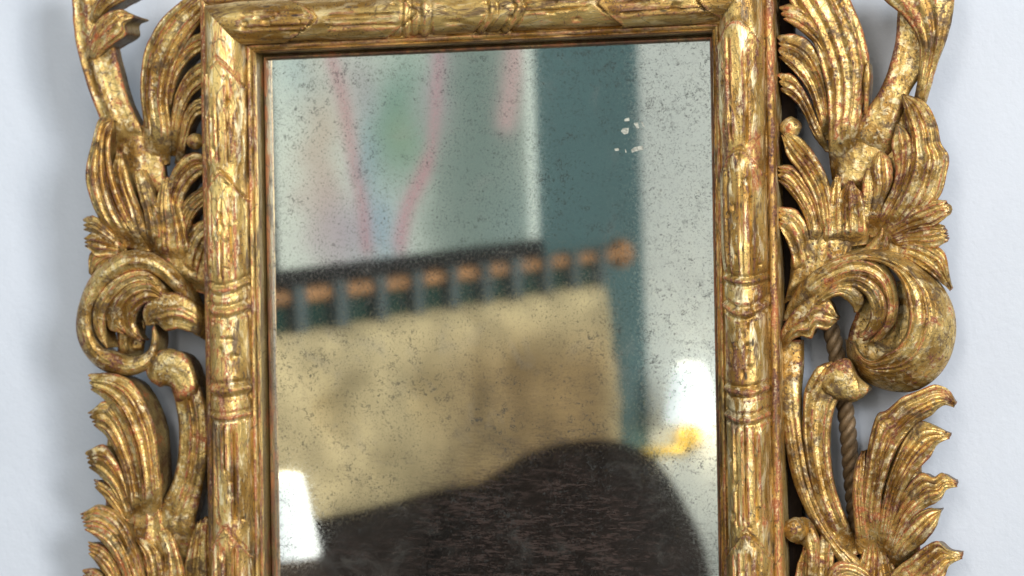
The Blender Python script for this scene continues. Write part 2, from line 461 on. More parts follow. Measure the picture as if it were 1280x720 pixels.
sh = mixs(fine_v, b.outputs[0], veil.outputs[0])
bloom = g.ramp(g.noise(30, 6, 0.72, 0.6, g.mapping((1, 1, 1), (6, 2, 7))), 0.52, 0.72, 0.0, 0.16)
sh = mixs(bloom, sh, veil.outputs[0])
sh = mixs(loss_shade, sh, brown.outputs[0])
sh = mixs(dark, sh, spot.outputs[0])
g.lk(sh, out.inputs[0])
GLASSM = m
gx, gz = 60, 66
gxs = np.linspace(xl - 0.004, xr + 0.004, gx); gzs = np.linspace(zb - 0.004, zt + 0.004, gz)
GX, GZ = np.meshgrid(gxs, gzs)
GV = np.stack([GX, np.full_like(GX, -GLASS_H), GZ], -1).reshape(-1, 3)
gi = np.arange(gx * gz).reshape(gz, gx)
gq = np.stack([gi[:-1, :-1], gi[:-1, 1:], gi[1:, 1:], gi[1:, :-1]], -1).reshape(-1, 4)
gme = mesh('mirror_glass', GV, gq, False)
gpx, gpy = proj(GV)
des_shade = sstep(535, 650, gpy + 60 * vnoise(gpx / 60, gpy / 40)) * sstep(430, 620, gpx) * sstep(860, 800, gpx - (gpy - 700) * 0.3)
des_shade = np.maximum(des_shade, 0.45 * sstep(640, 700, gpy) * sstep(330, 420, gpx))
des_shade = np.maximum(des_shade, 0.55 * sstep(400, 580, gpy + 50 * vnoise(gpx / 50, gpy / 50)) * sstep(500, 620, gpx) * sstep(790, 730, gpx))  # shaded right part of the headboard, painted as brown into the glass
fox = sstep(780, 830, gpx) * sstep(420, 200, gpy) + 0.5 * sstep(200, 60, gpy) + 0.18 + 0.7 * np.maximum(sstep(375, 340, gpx), np.maximum(sstep(870, 900, gpx), sstep(95, 60, gpy)))
head_shade = sstep(360, 470, gpy) * sstep(800, 740, gpx) * (0.25 + 0.75 * sstep(480, 640, gpx + 60 * vnoise(gpx / 70, gpy / 70)))  # headboard shade, deepening to the right, painted into the glass tint
ca = gme.color_attributes.new('age_shade', 'FLOAT_COLOR', 'POINT')
cc = np.stack([np.clip(des_shade, 0, 1), np.clip(fox, 0, 1), np.clip(head_shade, 0, 1), np.ones_like(des_shade)], -1)
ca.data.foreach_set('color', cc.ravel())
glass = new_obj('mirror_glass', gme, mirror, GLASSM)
tag(glass, 'old foxed mirror glass reflecting a bedroom')

# flakes of bare pale ground scraped into the silvering
FLK = plain('scraped_silver_flake', (0.36, 0.35, 0.29), 0.8, 0, 900, 0.5)
def quad_flake(pts):
    V = [at(np.float64(x), np.float64(y), GLASS_H + 0.0002) for x, y in pts]
    n = len(V)
    V += [v + np.array([0, 0.00015, 0]) for v in V]
    Fc = [tuple(range(n - 1, -1, -1)), tuple(range(n, 2 * n))] + [(i, (i + 1) % n, n + (i + 1) % n, n + i) for i in range(n)]
    new_obj('silver_flake', mesh('silver_flake', V, Fc, False), glass, FLK)
for pts in [[(776, 164), (779, 160), (786, 160), (785, 167), (780, 168)], [(792, 154), (797, 153), (799, 160), (796, 161)], [(780, 149), (786, 147), (787, 151), (781, 152)],
            [(768, 186), (773, 185), (774, 188), (769, 189)], [(789, 187), (793, 184), (803, 182), (804, 187), (795, 189), (790, 191)], [(781, 187), (782, 186), (783, 191), (782, 191)], [(801, 152), (803, 153), (806, 159), (804, 158)]]:
    quad_flake(pts)

# ------------------------------------------------------------------ carved leaves
def leaf(name, A, B, h, nf=3, fd=1.6, crown=3.0, tilt=0.0, low=3.0, parent=None, mode='g', scal=None, nv=64, nu=None, wob=1.0, ease=0.12, mat=None, seed=None, edge=2.0, sink=9.0, fmask=None):
    """carved ribbon between two edges traced base -> tip (photo pixels); h = heights in mm from base to tip"""
    nu = nu or max(17, 10 * nf + 5)
    seed = (sum(p[0] * 1.7 + p[1] * 0.9 for p in A) % 53) if seed is None else seed
    fd, crown = fd * 1.15, crown * (0.85 if nf > 1 else 1.3)
    if nf >= 2 and name == 'leaf_lobe': nf += 1
    if mode == 'g' and rng.random() < 0.15: mode = 'r'
    if name == 'leaf_lobe': h = [14 + (x_ - 14) * 1.4 for x_ in h]
    a = catmull(A, nv); c = catmull(B, nv)
    v = np.linspace(0, 1, nv)[:, None]
    u = np.linspace(0, 1, nu)[None, :]
    P = a[:, None, :] * (1 - u[..., None]) + c[:, None, :] * u[..., None]
    W = np.linalg.norm(a - c, axis=1)[:, None]
    hv = np.interp(v[:, 0], np.linspace(0, 1, len(h)), h)
    k = np.ones(9) / 9
    hv = np.convolve(np.pad(hv, 4, 'edge'), k, 'valid')[:, None]
    wf = np.clip(W / 26.0, 0, 1.25)
    uu = u + 0.035 * vnoise(v * 3 + seed, u * 2 + seed)                       # uneven gouge cuts
    bnd = np.linspace(0, 1, nf + 1) + np.concatenate([[0], (rng.random(max(nf - 1, 0)) - 0.5) * 0.75 / max(nf, 1), [0]])
    famp = 0.55 + 0.8 * rng.random(nf + 1)
    ph = np.interp(np.clip(uu, 0, 1), bnd, np.arange(nf + 1))
    fr = ph - np.floor(np.clip(ph, 0, nf - 1e-6))
    sn = np.sin(np.pi * np.clip(fr, 0, 1))
    if mode == 'g':
        fl = -0.85 * sn ** 1.3 + 0.35 * np.exp(-((fr - 0.5) / 0.16) ** 2) * 0
    else:
        fl = sn ** 0.42 - 1.0
    fl = fl * famp[np.clip(np.floor(ph).astype(int), 0, nf)]
    amp = sstep(0.04, ease + 0.32, v) * (1 - 0.35 * sstep(0.85, 1.0, v))
    if fmask: amp = amp * fmask(u, v)
    dome = (np.clip(4 * u * (1 - u), 0, 1)) ** 0.7
    Hh = hv + crown * wf * dome + fd * np.clip(wf, 0.35, 1.1) * amp * fl + tilt * (u - 0.5) * 2
    Hh = Hh - edge * np.exp(-np.minimum(u, 1 - u) / 0.05) * 0.9
    Hh = Hh + wob * (0.9 * vnoise(P[..., 0] / 19 + seed, P[..., 1] / 19) + 0.4 * vnoise(P[..., 0] / 6, P[..., 1] / 6 + seed))
    Hh = Hh - sink * (1 - sstep(0.0, 0.22, v)) + 0.20 * wob * np.sin(u * 23 * nf ** 0.5 + 5 * vnoise(v * 4 + seed, u * 3)) * sstep(0.1, .3, v) * np.clip(wf, 0, 1)
    # scalloped end and nibbled edges
    sc_ = 5.0 if scal is None else scal
    tan = np.gradient((a + c) / 2, axis=0)
    tan /= np.linalg.norm(tan, axis=1)[:, None] + 1e-9
    wend = W[-1, 0]
    if wend > 5 and nf > 1:
        P = P + (sc_ * (sn - 0.45) * sstep(0.72, 1.0, v))[..., None] * tan[:, None, :]
        Hh = Hh - 1.5 * sstep(0.93, 1.0, v)
    nib = 0.9 * wob * (vnoise(v * 22 + seed, u * 0 + 1) * np.exp(-u / 0.08) - vnoise(v * 22 + seed, u * 0 + 7) * np.exp(-(1 - u) / 0.08))
    dirn = (c - a) / (np.linalg.norm(c - a, axis=1)[:, None] + 1e-9)
    P = P + nib[..., None] * dirn[:, None, :]
    V = at(P[..., 0], P[..., 1], Hh * 1e-3)
    idx = np.arange(nv * nu).reshape(nv, nu)
    q = [np.stack([idx[:-1, :-1], idx[1:, :-1], idx[1:, 1:], idx[:-1, 1:]], -1).reshape(-1, 4)]
    loop = np.concatenate([idx[:, 0], idx[-1, 1:], idx[-2::-1, -1], idx[0, -2:0:-1]])
    top = V.reshape(-1, 3)
    L = top[loop]
    cen = at(((a + c) / 2)[:, 0], ((a + c) / 2)[:, 1], hv[:, 0] * 1e-3)
    nL = len(loop)
    # rolled edge, then the side of the carving down to its back
    vi = np.concatenate([np.arange(nv), np.full(nu - 1, nv - 1), np.arange(nv - 2, -1, -1), np.zeros(nu - 2, int)])
    inw = cen[vi] - L
    inw[:, 1] = 0
    ln = np.linalg.norm(inw, axis=1)[:, None] + 1e-9
    inw = inw / ln
    r1 = L.copy(); r1[:, 1] += 0.0011; r1 -= inw * 0.00035
    r2 = L.copy(); r2[:, 1] += 0.0030; r2 += inw * np.minimum(0.0004, ln * 0.3)
    r3 = L.copy(); r3[:, 1] = np.maximum(-low * 1e-3, L[:, 1] + 0.004); r3 += inw * np.minimum(0.0022, ln * 0.5)
    base = nv * nu
    Vall = np.vstack([top, r1, r2, r3])
    prev = loop
    for r in range(3):
        cur = base + r * nL + np.arange(nL)
        q.append(np.stack([prev, cur, np.roll(cur, -1), np.roll(prev, -1)], -1))
        prev = cur
    me = mesh(name, Vall, np.vstack(q), True, 70)
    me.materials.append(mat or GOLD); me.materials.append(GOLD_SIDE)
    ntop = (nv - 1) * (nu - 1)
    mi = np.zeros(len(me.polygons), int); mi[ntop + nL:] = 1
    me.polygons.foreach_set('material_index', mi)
    kq = (nv // 2) * (nu - 1) + nu // 2
    if me.polygons[kq].normal.y > 0:
        me.flip_normals()
    return new_obj(name, me, parent or mirror)

def knob(name, px, py, r, h, parent, sq=1.0):
    """small carved ball; r in photo pixels, h mm at its centre"""
    nr, ns = 14, 26
    V = []; Fc = []
    c = at(np.float64(px), np.float64(py), h * 1e-3)
    for i in range(nr + 1):
        th_ = math.pi * i / nr
        for j in range(ns):
            p_ = 2 * math.pi * j / ns
            d = np.array([math.sin(th_) * math.cos(p_), -math.cos(th_) * sq, math.sin(th_) * math.sin(p_)])
            k = 1 + 0.10 * float(vnoise(d[0] * 2 + px, d[2] * 2 + py)) + 0.12 * float(vnoise(d[0] * 5 + px, d[2] * 5))
            V.append(c + d * r * PX * k)
    for i in range(nr):
        for j in range(ns):
            Fc.append((i * ns + j, i * ns + (j + 1) % ns, (i + 1) * ns + (j + 1) % ns, (i + 1) * ns + j))
    return new_obj(name, mesh(name, V, Fc), parent, GOLD)

# ======== carving beside the right rail
sprayR = leaf('leaf_spray', [(1040, 262), (1042, 220), (1044, 190), (1040, 150), (1040, 125)], [(1090, 240), (1100, 215), (1108, 190), (1100, 160), (1086, 140)],
              [14, 16, 17, 17, 16], nf=1, fd=.8, crown=1.5)
S = sprayR
leaf('strap', [(1050, 222), (1052, 195), (1062, 168), (1080, 142), (1100, 112), (1115, 72), (1122, 20), (1118, -45)],
     [(1092, 228), (1112, 195), (1120, 160), (1136, 117), (1158, 80), (1158, 48), (1145, 20), (1138, -45)], [17, 19, 21, 21, 20, 18, 16, 14], 1, 3.0, 1.0, parent=S, ease=.3)
leaf('leaf_lobe', [(1138, 150), (1148, 92), (1149, 56), (1132, 24), (1106, 0), (1080, -28)], [(1152, 150), (1170, 84), (1186, 37), (1192, 0), (1190, -45)], [20, 23, 26, 28, 28], 3, 1.6, 3.0, parent=S)
leaf('leaf_lobe', [(1038, 190), (1018, 140), (1005, 112), (990, 93), (974, 91)], [(1032, 190), (1015, 166), (1006, 145), (995, 128), (979, 116)], [14, 16, 19, 20, 20], 2, 2.2, 2.4, parent=S)
leaf('leaf_lobe', [(1042, 170), (1036, 108), (1026, 76), (1012, 52), (995, 43), (974, 43)], [(1030, 178), (1020, 140), (1010, 113), (995, 92), (976, 74)], [15, 18, 21, 23, 23], 3, 2.2, 2.6, parent=S)
leaf('leaf_lobe', [(1050, 120), (1042, 64), (1028, 30), (997, 4), (975, 7)], [(1040, 130), (1032, 78), (1022, 60), (1005, 42), (983, 27)], [17, 20, 23, 24, 24], 2, 2.2, 2.6, parent=S)
leaf('leaf_lobe', [(1040, 225), (1036, 185), (1036, 140), (1031, 100), (1022, 68), (1010, 37), (988, 2), (970, -32)],
     [(1078, 205), (1076, 150), (1083, 110), (1086, 76), (1077, 36), (1062, 0), (1040, -40)], [18, 21, 23, 25, 26, 27], 4, 2.2, 3.2, parent=S)
leaf('leaf_lobe', [(1080, 150), (1080, 118), (1079, 100), (1082, 82)], [(1084, 145), (1086, 115), (1088, 95), (1086, 76)], [22, 25, 26, 25], 1, 1, 1.2, parent=S)
leaf('leaf_web', [(1050, 325), (1056, 285), (1070, 250), (1090, 215), (1108, 180), (1118, 130)], [(1130, 330), (1150, 285), (1160, 250), (1160, 210), (1158, 175), (1150, 130)], [13, 14, 15, 15, 15, 14], 2, 1, 1, parent=S)
# fan above the volute
leaf('leaf_lobe', [(980, 380), (988, 345), (990, 310), (1000, 285)], [(1055, 330), (1062, 315), (1066, 300), (1062, 280)], [16, 17, 18, 17], 4, 2.0, 2.5, parent=S)
leaf('leaf_lobe', [(1068, 322), (1085, 305), (1095, 295), (1100, 285)], [(1170, 352), (1160, 325), (1150, 300), (1130, 275)], [16, 17, 18, 17], 4, 2.0, 2.5, parent=S)
leaf('leaf_lobe', [(1022, 335), (1015, 302), (1007, 277), (993, 261), (974, 258)], [(993, 350), (990, 324), (984, 304), (975, 288)], [17, 19, 21, 22, 22], 2, 2.3, 2.4, parent=S)
leaf('leaf_lobe', [(1033, 315), (1021, 252), (1007, 226), (990, 207), (974, 206)], [(1014, 318), (1006, 272), (992, 247), (975, 229)], [18, 21, 23, 24, 24], 3, 2.3, 2.6, parent=S)
leaf('leaf_lobe', [(1048, 305), (1042, 262), (1034, 224), (1021, 198), (1002, 174), (985, 164)], [(1026, 308), (1017, 248), (1000, 216), (983, 193), (977, 172)], [19, 23, 25, 26, 25, 23], 3, 2.4, 2.8, parent=S)
knob('leaf_knob', 988, 160, 13.5, 18, S, .75)
leaf('leaf_lobe', [(1028, 315), (1031, 270), (1035, 240), (1044, 220)], [(1056, 308), (1053, 270), (1052, 245), (1051, 224)], [20, 23, 24, 23], 2, 2.2, 2.2, parent=S)
leaf('leaf_lobe', [(1047, 310), (1047, 270), (1049, 242), (1060, 228)], [(1086, 305), (1082, 270), (1077, 242), (1066, 228)], [20, 23, 25, 24], 3, 2.2, 2.8, parent=S)
leaf('leaf_lobe', [(1072, 298), (1077, 258), (1078, 230), (1083, 210)], [(1084, 298), (1091, 258), (1094, 232), (1089, 211)], [19, 22, 23, 22], 1, 1.8, 2.0, parent=S)
leaf('leaf_lobe', [(1078, 295), (1088, 260), (1092, 238), (1088, 208), (1098, 189)], [(1094, 292), (1104, 256), (1116, 226), (1113, 199), (1102, 189)], [20, 23, 25, 26, 24], 2, 2.3, 2.8, parent=S)
leaf('leaf_lobe', [(1085, 295), (1100, 264), (1114, 236), (1120, 212), (1115, 180), (1121, 155)], [(1098, 298), (1124, 250), (1139, 207), (1140, 177), (1133, 163), (1124, 155)], [20, 23, 25, 26, 26, 23], 2, 2.4, 2.8, parent=S)
leaf('leaf_lobe', [(1092, 298), (1122, 248), (1138, 206), (1140, 172), (1132, 142), (1127, 118)], [(1110, 303), (1150, 270), (1175, 244), (1183, 216), (1185, 194), (1176, 180), (1171, 155), (1156, 128), (1130, 117)],
     [20, 24, 27, 29, 29, 27, 23], 4, 2.6, 3.6, parent=S)
leaf('leaf_lobe', [(1108, 305), (1145, 300), (1170, 308), (1181, 318), (1189, 357)], [(1113, 316), (1142, 328), (1165, 344), (1186, 362)], [20, 22, 24, 24, 20], 3, 2.2, 2.2, parent=S)
leaf('leaf_lobe', [(1100, 300), (1140, 284), (1165, 277), (1178, 281)], [(1110, 308), (1145, 307), (1168, 310), (1183, 303)], [21, 23, 25, 25], 3, 2.3, 2.6, parent=S)
leaf('leaf_lobe', [(1095, 296), (1138, 262), (1166, 250), (1180, 250)], [(1102, 303), (1140, 287), (1168, 282), (1186, 269)], [21, 24, 27, 28], 3, 2.3, 2.8, parent=S)
knob('leaf_knob', 1182, 262, 8, 25, S)

# big volute
vol = leaf('volute', [(974, 400), (985, 372), (1007, 342), (1040, 320), (1075, 310), (1115, 312), (1145, 327), (1175, 354), (1191, 384), (1195, 412), (1189, 442), (1172, 470), (1145, 488), (1115, 489), (1090, 481), (1072, 467), (1060, 446), (1057, 424)],
           [(981, 408), (991, 384), (1014, 355), (1046, 334), (1078, 325), (1108, 332), (1124, 348), (1133, 372), (1136, 395), (1133, 415), (1124, 430), (1114, 438), (1105, 443), (1098, 448), (1089, 451), (1080, 448), (1073, 440), (1068, 430)],
           [12, 14, 18, 23, 28, 31, 32, 32, 31, 28, 24, 21, 19], 6, 2.6, 8.0, parent=mirror, nv=160, nu=64, edge=1.0, tilt=11.0, scal=0, mode='r',
           fmask=lambda u, v: sstep(.42, .60, u) * sstep(.25, .4, v))
leaf('volute_floor', [(1062, 460), (1060, 425), (1068, 398), (1088, 345)], [(1100, 478), (1132, 458), (1146, 420), (1140, 355)], [2, 2, 3, 2], 2, 1.5, 1.0, parent=vol)
leaf('volute_leaf', [(976, 402), (1003, 352), (1037, 328), (1072, 317), (1098, 323), (1115, 343), (1123, 373), (1120, 402), (1104, 424)],
     [(995, 398), (1016, 374), (1046, 353), (1070, 346), (1090, 353), (1103, 369), (1106, 391), (1100, 410), (1086, 426)], [22, 28, 33, 36, 37, 36, 33, 30, 24], 3, 2.2, 5.0, parent=vol, nv=90, low=10)
leaf('volute_leaf', [(990, 398), (1015, 371), (1045, 351), (1072, 344), (1092, 353), (1105, 371), (1107, 391), (1099, 411), (1082, 426)],
     [(1000, 400), (1020, 379), (1045, 363), (1065, 359), (1080, 367), (1088, 383), (1087, 400), (1080, 413), (1073, 417)], [24, 30, 35, 38, 40, 40, 38, 34, 28], 2, 2.0, 4.2, parent=vol, nv=80, low=10)
leaf('volute_leaf', [(994, 400), (1015, 377), (1040, 358), (1063, 355), (1077, 364), (1080, 376), (1072, 391)], [(1004, 402), (1020, 386), (1036, 374), (1050, 370), (1060, 377), (1066, 384), (1068, 391)],
     [26, 31, 36, 39, 39, 36, 31], 2, 1.6, 3.2, parent=vol, low=8)
leaf('volute_leaf', [(972, 446), (978, 410), (1000, 381), (1024, 368), (1038, 375), (1045, 392)], [(979, 442), (989, 426), (1001, 420), (1014, 423), (1020, 411), (1035, 412), (1043, 402)], [24, 28, 31, 33, 33, 30], 3, 2.2, 3.4, parent=vol, low=8)

# stems under the volute
stem = leaf('scroll_stem', [(970, 425), (972, 460), (974, 495), (980, 545), (990, 595), (1010, 645), (1040, 690), (1060, 725), (1085, 790)],
            [(1004, 425), (1004, 460), (1001, 495), (1004, 540), (1014, 595), (1028, 640), (1052, 680), (1078, 705), (1105, 780)], [20, 21, 21, 20, 20, 19, 18, 17], 2, 2.4, 3.6, mode='r', nv=90)
leaf('stem_leaf', [(1055, 700), (1026, 642), (1012, 595), (1004, 545), (1004, 510), (1008, 482), (1024, 458), (1040, 452)],
     [(1080, 690), (1056, 645), (1042, 602), (1037, 562), (1039, 525), (1046, 503), (1052, 492), (1056, 480)], [18, 20, 22, 24, 25, 26, 27, 26], 3, 2.2, 2.2, parent=stem, nv=90, scal=0)
leaf('stem_leaf', [(1022, 500), (1026, 474), (1040, 455), (1060, 449), (1072, 470), (1086, 483)], [(1044, 508), (1048, 501), (1054, 500), (1060, 502), (1070, 501), (1084, 492)], [24, 27, 29, 30, 28, 25], 1, .8, 3.0, parent=stem, scal=0)
leaf('stem_leaf', [(1006, 498), (1010, 478), (1022, 459), (1029, 456)], [(1012, 500), (1018, 482), (1028, 466), (1033, 458)], [26, 29, 30, 28], 1, .5, 1.6, parent=stem, scal=0)
leaf('stem_leaf', [(988, 650), (1008, 648), (1022, 668), (1024, 700), (1022, 770)], [(994, 680), (1003, 681), (1008, 692), (1008, 712), (1004, 770)], [22, 26, 26, 24, 22], 2, 2.0, 2.6, parent=stem, scal=0)
knob('leaf_knob', 994, 662, 15, 22, stem, .85)
leaf('stem_leaf', [(993, 780), (995, 715), (1003, 686)], [(1012, 780), (1012, 715), (1011, 686)], [17, 19, 20], 2, 2, 1.5, parent=stem)
leaf('stem_leaf', [(1022, 780), (1023, 700), (1026, 662)], [(1044, 780), (1042, 700), (1047, 668)], [18, 20, 20], 2, 2, 1.8, parent=stem)
leaf('stem_leaf', [(1030, 790), (1034, 718), (1048, 703), (1078, 709), (1102, 735)], [(1048, 790), (1050, 732), (1060, 724), (1075, 730), (1088, 752)], [22, 26, 28, 27, 24], 2, 1.4, 4.0, parent=stem, scal=0)

# lower fan
fanR = leaf('leaf_spray', [(1048, 800), (1060, 735), (1075, 700), (1084, 665)], [(1145, 810), (1135, 745), (1118, 710), (1106, 675)], [16, 17, 18, 18], 5, 2, 3)
S = fanR
leaf('leaf_web', [(1078, 710), (1078, 640), (1088, 575), (1108, 530)], [(1150, 715), (1150, 670), (1152, 610), (1150, 550)], [12, 13, 14, 13], 2, 1, 1, parent=S)
leaf('leaf_lobe', [(1100, 830), (1130, 765), (1160, 742), (1192, 748)], [(1130, 840), (1150, 795), (1175, 775), (1194, 760)], [17, 20, 22, 23], 3, 2.2, 2.6, parent=S)
leaf('leaf_lobe', [(1095, 775), (1110, 722), (1140, 696), (1157, 683), (1172, 677), (1184, 686), (1200, 691)], [(1138, 785), (1150, 755), (1165, 737), (1180, 721), (1187, 707), (1200, 699)], [18, 21, 23, 25, 25, 23], 4, 2.4, 2.8, parent=S)
leaf('leaf_lobe', [(1104, 712), (1120, 672), (1140, 647), (1160, 636), (1176, 637)], [(1120, 712), (1136, 692), (1157, 676), (1170, 658), (1176, 641)], [18, 21, 23, 24, 22], 3, 2.3, 2.8, parent=S)
leaf('leaf_lobe', [(1098, 705), (1112, 652), (1128, 617), (1152, 591), (1167, 597), (1178, 591), (1192, 600)], [(1112, 708), (1126, 672), (1140, 648), (1160, 633), (1175, 625), (1184, 613), (1194, 609)], [19, 22, 25, 26, 26, 24], 4, 2.4, 3.0, parent=S)
leaf('leaf_lobe', [(1092, 702), (1100, 642), (1112, 592), (1130, 550), (1150, 527), (1170, 532), (1185, 541)], [(1108, 702), (1116, 662), (1126, 622), (1146, 588), (1163, 571), (1172, 557), (1184, 549)], [20, 24, 27, 28, 28, 25], 4, 2.5, 3.0, parent=S)
leaf('leaf_lobe', [(1078, 695), (1076, 640), (1081, 590), (1086, 553), (1098, 517), (1107, 514), (1128, 497), (1150, 488), (1170, 481), (1186, 487), (1193, 502)], [(1104, 698), (1100, 642), (1106, 602), (1121, 562), (1142, 533), (1167, 517), (1180, 507), (1190, 508)],
     [20, 24, 28, 29, 29, 28, 24], 4, 2.6, 3.2, parent=S, nv=90)
leaf('leaf_lobe', [(1071, 692), (1067, 640), (1066, 610), (1070, 577), (1076, 566)], [(1088, 695), (1082, 640), (1080, 610), (1083, 585), (1082, 566)], [20, 24, 26, 26, 24], 2, 2.0, 2.0, parent=S, tilt=1)

# ======== carving beside the left rail
sprayL = leaf('leaf_spray', [(148, 260), (150, 200), (152, 172), (165, 150)], [(210, 260), (205, 215), (200, 185), (192, 165)], [14, 16, 16, 15], 2, 1.4, 2)
S = sprayL
leaf('strap', [(150, 205), (128, 156), (105, 94), (94, 50), (90, 0), (90, -45)], [(196, 205), (182, 170), (162, 130), (150, 92), (142, 55), (134, 15), (128, -45)], [18, 20, 21, 20, 18, 17], 2, 2.6, 1.5, parent=S)
leaf('leaf_lobe', [(108, 84), (111, 48), (125, 22), (148, 12), (166, 18)], [(114, 82), (130, 63), (143, 53), (156, 43), (155, 31), (166, 23)], [20, 25, 28, 29, 26], 3, 2.2, 3.0, parent=S)
leaf('leaf_lobe', [(112, 36), (116, 8), (132, -14), (165, -24)], [(122, 34), (131, 16), (150, 3), (172, -8)], [21, 25, 27, 26], 3, 2.2, 2.6, parent=S)
leaf('leaf_lobe', [(218, 205), (224, 168), (232, 138), (245, 124), (262, 121)], [(230, 205), (233, 178), (239, 158), (247, 145), (262, 141)], [14, 17, 19, 19, 18], 2, 2.2, 2.2, parent=S)
leaf('leaf_lobe', [(211, 195), (213, 150), (220, 115), (236, 88), (262, 72)], [(223, 195), (225, 160), (231, 136), (241, 118), (262, 102)], [15, 18, 21, 21, 20], 3, 2.2, 2.4, parent=S)
leaf('leaf_lobe', [(205, 150), (209, 105), (218, 72), (235, 48), (262, 36)], [(214, 150), (217, 115), (224, 92), (238, 73), (262, 58)], [17, 20, 23, 23, 22], 2, 2.2, 2.4, parent=S)
leaf('leaf_lobe', [(176, 210), (180, 165), (175, 112), (182, 60), (205, 20), (232, -3), (256, -22)], [(212, 205), (213, 165), (209, 122), (216, 86), (230, 56), (248, 30), (268, 10)], [18, 21, 24, 26, 27, 26], 4, 2.4, 3.0, parent=S, nv=80)
leaf('leaf_lobe', [(190, 345), (192, 310), (196, 280), (205, 262)], [(262, 370), (262, 340), (262, 315), (255, 290)], [14, 15, 16, 16], 4, 2, 2, parent=S)
leaf('leaf_lobe', [(224, 345), (231, 304), (241, 283), (264, 270)], [(246, 352), (250, 325), (256, 308), (266, 298)], [15, 18, 19, 19], 2, 2.2, 2.0, parent=S)
leaf('leaf_lobe', [(214, 320), (221, 268), (234, 247), (264, 226)], [(233, 320), (237, 285), (246, 265), (264, 250)], [16, 20, 21, 21], 3, 2.2, 2.4, parent=S)
leaf('leaf_lobe', [(200, 290), (207, 236), (222, 203), (240, 191), (262, 196)], [(224, 292), (228, 250), (238, 231), (250, 220), (264, 214)], [17, 22, 24, 24, 22], 3, 2.4, 2.8, parent=S)
knob('leaf_knob', 244, 177, 11, 19, S)
leaf('leaf_lobe', [(192, 330), (194, 285), (195, 252), (203, 224)], [(240, 335), (233, 292), (225, 258), (214, 224)], [18, 22, 24, 22], 4, 2.2, 2.6, parent=S)
leaf('leaf_lobe', [(184, 312), (180, 270), (172, 240), (167, 214)], [(206, 318), (200, 272), (192, 242), (181, 214)], [19, 23, 25, 23], 2, 2.3, 2.6, parent=S)
leaf('leaf_lobe', [(165, 308), (150, 257), (140, 216), (144, 190)], [(190, 314), (177, 267), (162, 227), (153, 194)], [19, 24, 26, 24], 2, 2.3, 2.8, parent=S)
leaf('leaf_lobe', [(150, 308), (123, 272), (110, 240), (107, 215), (115, 177), (125, 148), (140, 149)], [(192, 316), (165, 277), (149, 242), (139, 207), (136, 182), (140, 162), (142, 152)], [19, 24, 28, 29, 28, 24], 4, 2.6, 3.4, parent=S)
leaf('leaf_lobe', [(160, 315), (128, 307), (112, 317), (111, 342)], [(165, 324), (137, 328), (122, 337), (115, 345)], [19, 22, 23, 21], 2, 2.2, 2.2, parent=S)
leaf('leaf_lobe', [(158, 308), (132, 294), (116, 289), (107, 296)], [(158, 322), (136, 320), (120, 321), (109, 310)], [20, 23, 25, 24], 2, 2.2, 2.4, parent=S)
leaf('leaf_lobe', [(152, 302), (131, 282), (116, 270), (106, 271)], [(152, 312), (131, 299), (118, 291), (107, 289)], [20, 24, 26, 25], 2, 2.2, 2.4, parent=S)

volL = leaf('volute', [(256, 405), (243, 370), (215, 334), (180, 313), (143, 319), (115, 344), (98, 381), (95, 410), (102, 436), (120, 458), (142, 468), (165, 469), (183, 461), (193, 446), (197, 425), (193, 406)],
            [(242, 410), (227, 377), (206, 353), (178, 340), (151, 346), (131, 363), (118, 386), (116, 406), (121, 425), (131, 435), (143, 440), (160, 446), (177, 444), (186, 436), (190, 422), (190, 411)],
            [20, 24, 28, 31, 32, 31, 29, 27, 25, 25, 26, 27], 1, 0.4, 6.5, nv=150, nu=28, edge=1)
leaf('volute_leaf', [(222, 372), (182, 338), (148, 345), (126, 365), (116, 390), (119, 416), (133, 436)], [(214, 382), (184, 354), (160, 358), (144, 372), (133, 390), (131, 408), (134, 432)], [26, 33, 36, 37, 36, 33, 28], 2, 1.8, 4.2, parent=volL, nv=80, low=8)
leaf('volute_leaf', [(226, 382), (186, 347), (156, 352), (138, 370), (131, 392), (138, 413), (152, 417)], [(216, 390), (188, 366), (168, 370), (156, 383), (152, 397), (155, 409), (158, 416)], [25, 31, 34, 35, 34, 31, 26], 2, 1.8, 4.2, parent=volL, nv=80, low=8)
leaf('volute_leaf', [(230, 392), (197, 359), (168, 362), (151, 380), (148, 401), (158, 419), (172, 427)], [(218, 396), (196, 378), (180, 380), (170, 392), (168, 404), (173, 414), (178, 422)], [23, 28, 31, 32, 30, 27, 23], 2, 1.8, 3.8, parent=volL, nv=80, low=8)
leaf('volute_floor', [(150, 452), (146, 425), (150, 400), (165, 380)], [(178, 448), (180, 428), (182, 405), (188, 385)], [6, 7, 8, 8], 2, 1.5, 1, parent=volL)
leaf('volute_leaf', [(262, 398), (242, 377), (216, 366), (193, 370), (178, 389), (182, 406)], [(260, 428), (240, 416), (222, 411), (206, 413), (197, 406), (185, 407)], [24, 28, 32, 33, 31, 28], 3, 2.2, 3.4, parent=volL, low=8)

stemL = leaf('scroll_stem', [(190, 700), (199, 640), (212, 610), (219, 590), (224, 545), (220, 507), (212, 478)], [(236, 710), (242, 655), (252, 610), (258, 570), (260, 530), (255, 500), (244, 470)], [18, 20, 21, 22, 23, 23], 3, 2.4, 2.8)
leaf('stem_leaf', [(252, 507), (243, 466), (230, 443), (210, 436), (195, 441), (182, 462)], [(221, 512), (217, 491), (210, 482), (200, 483), (190, 478), (184, 470)], [23, 26, 27, 27, 25, 22], 1, 1.0, 3.0, parent=stemL, scal=0)

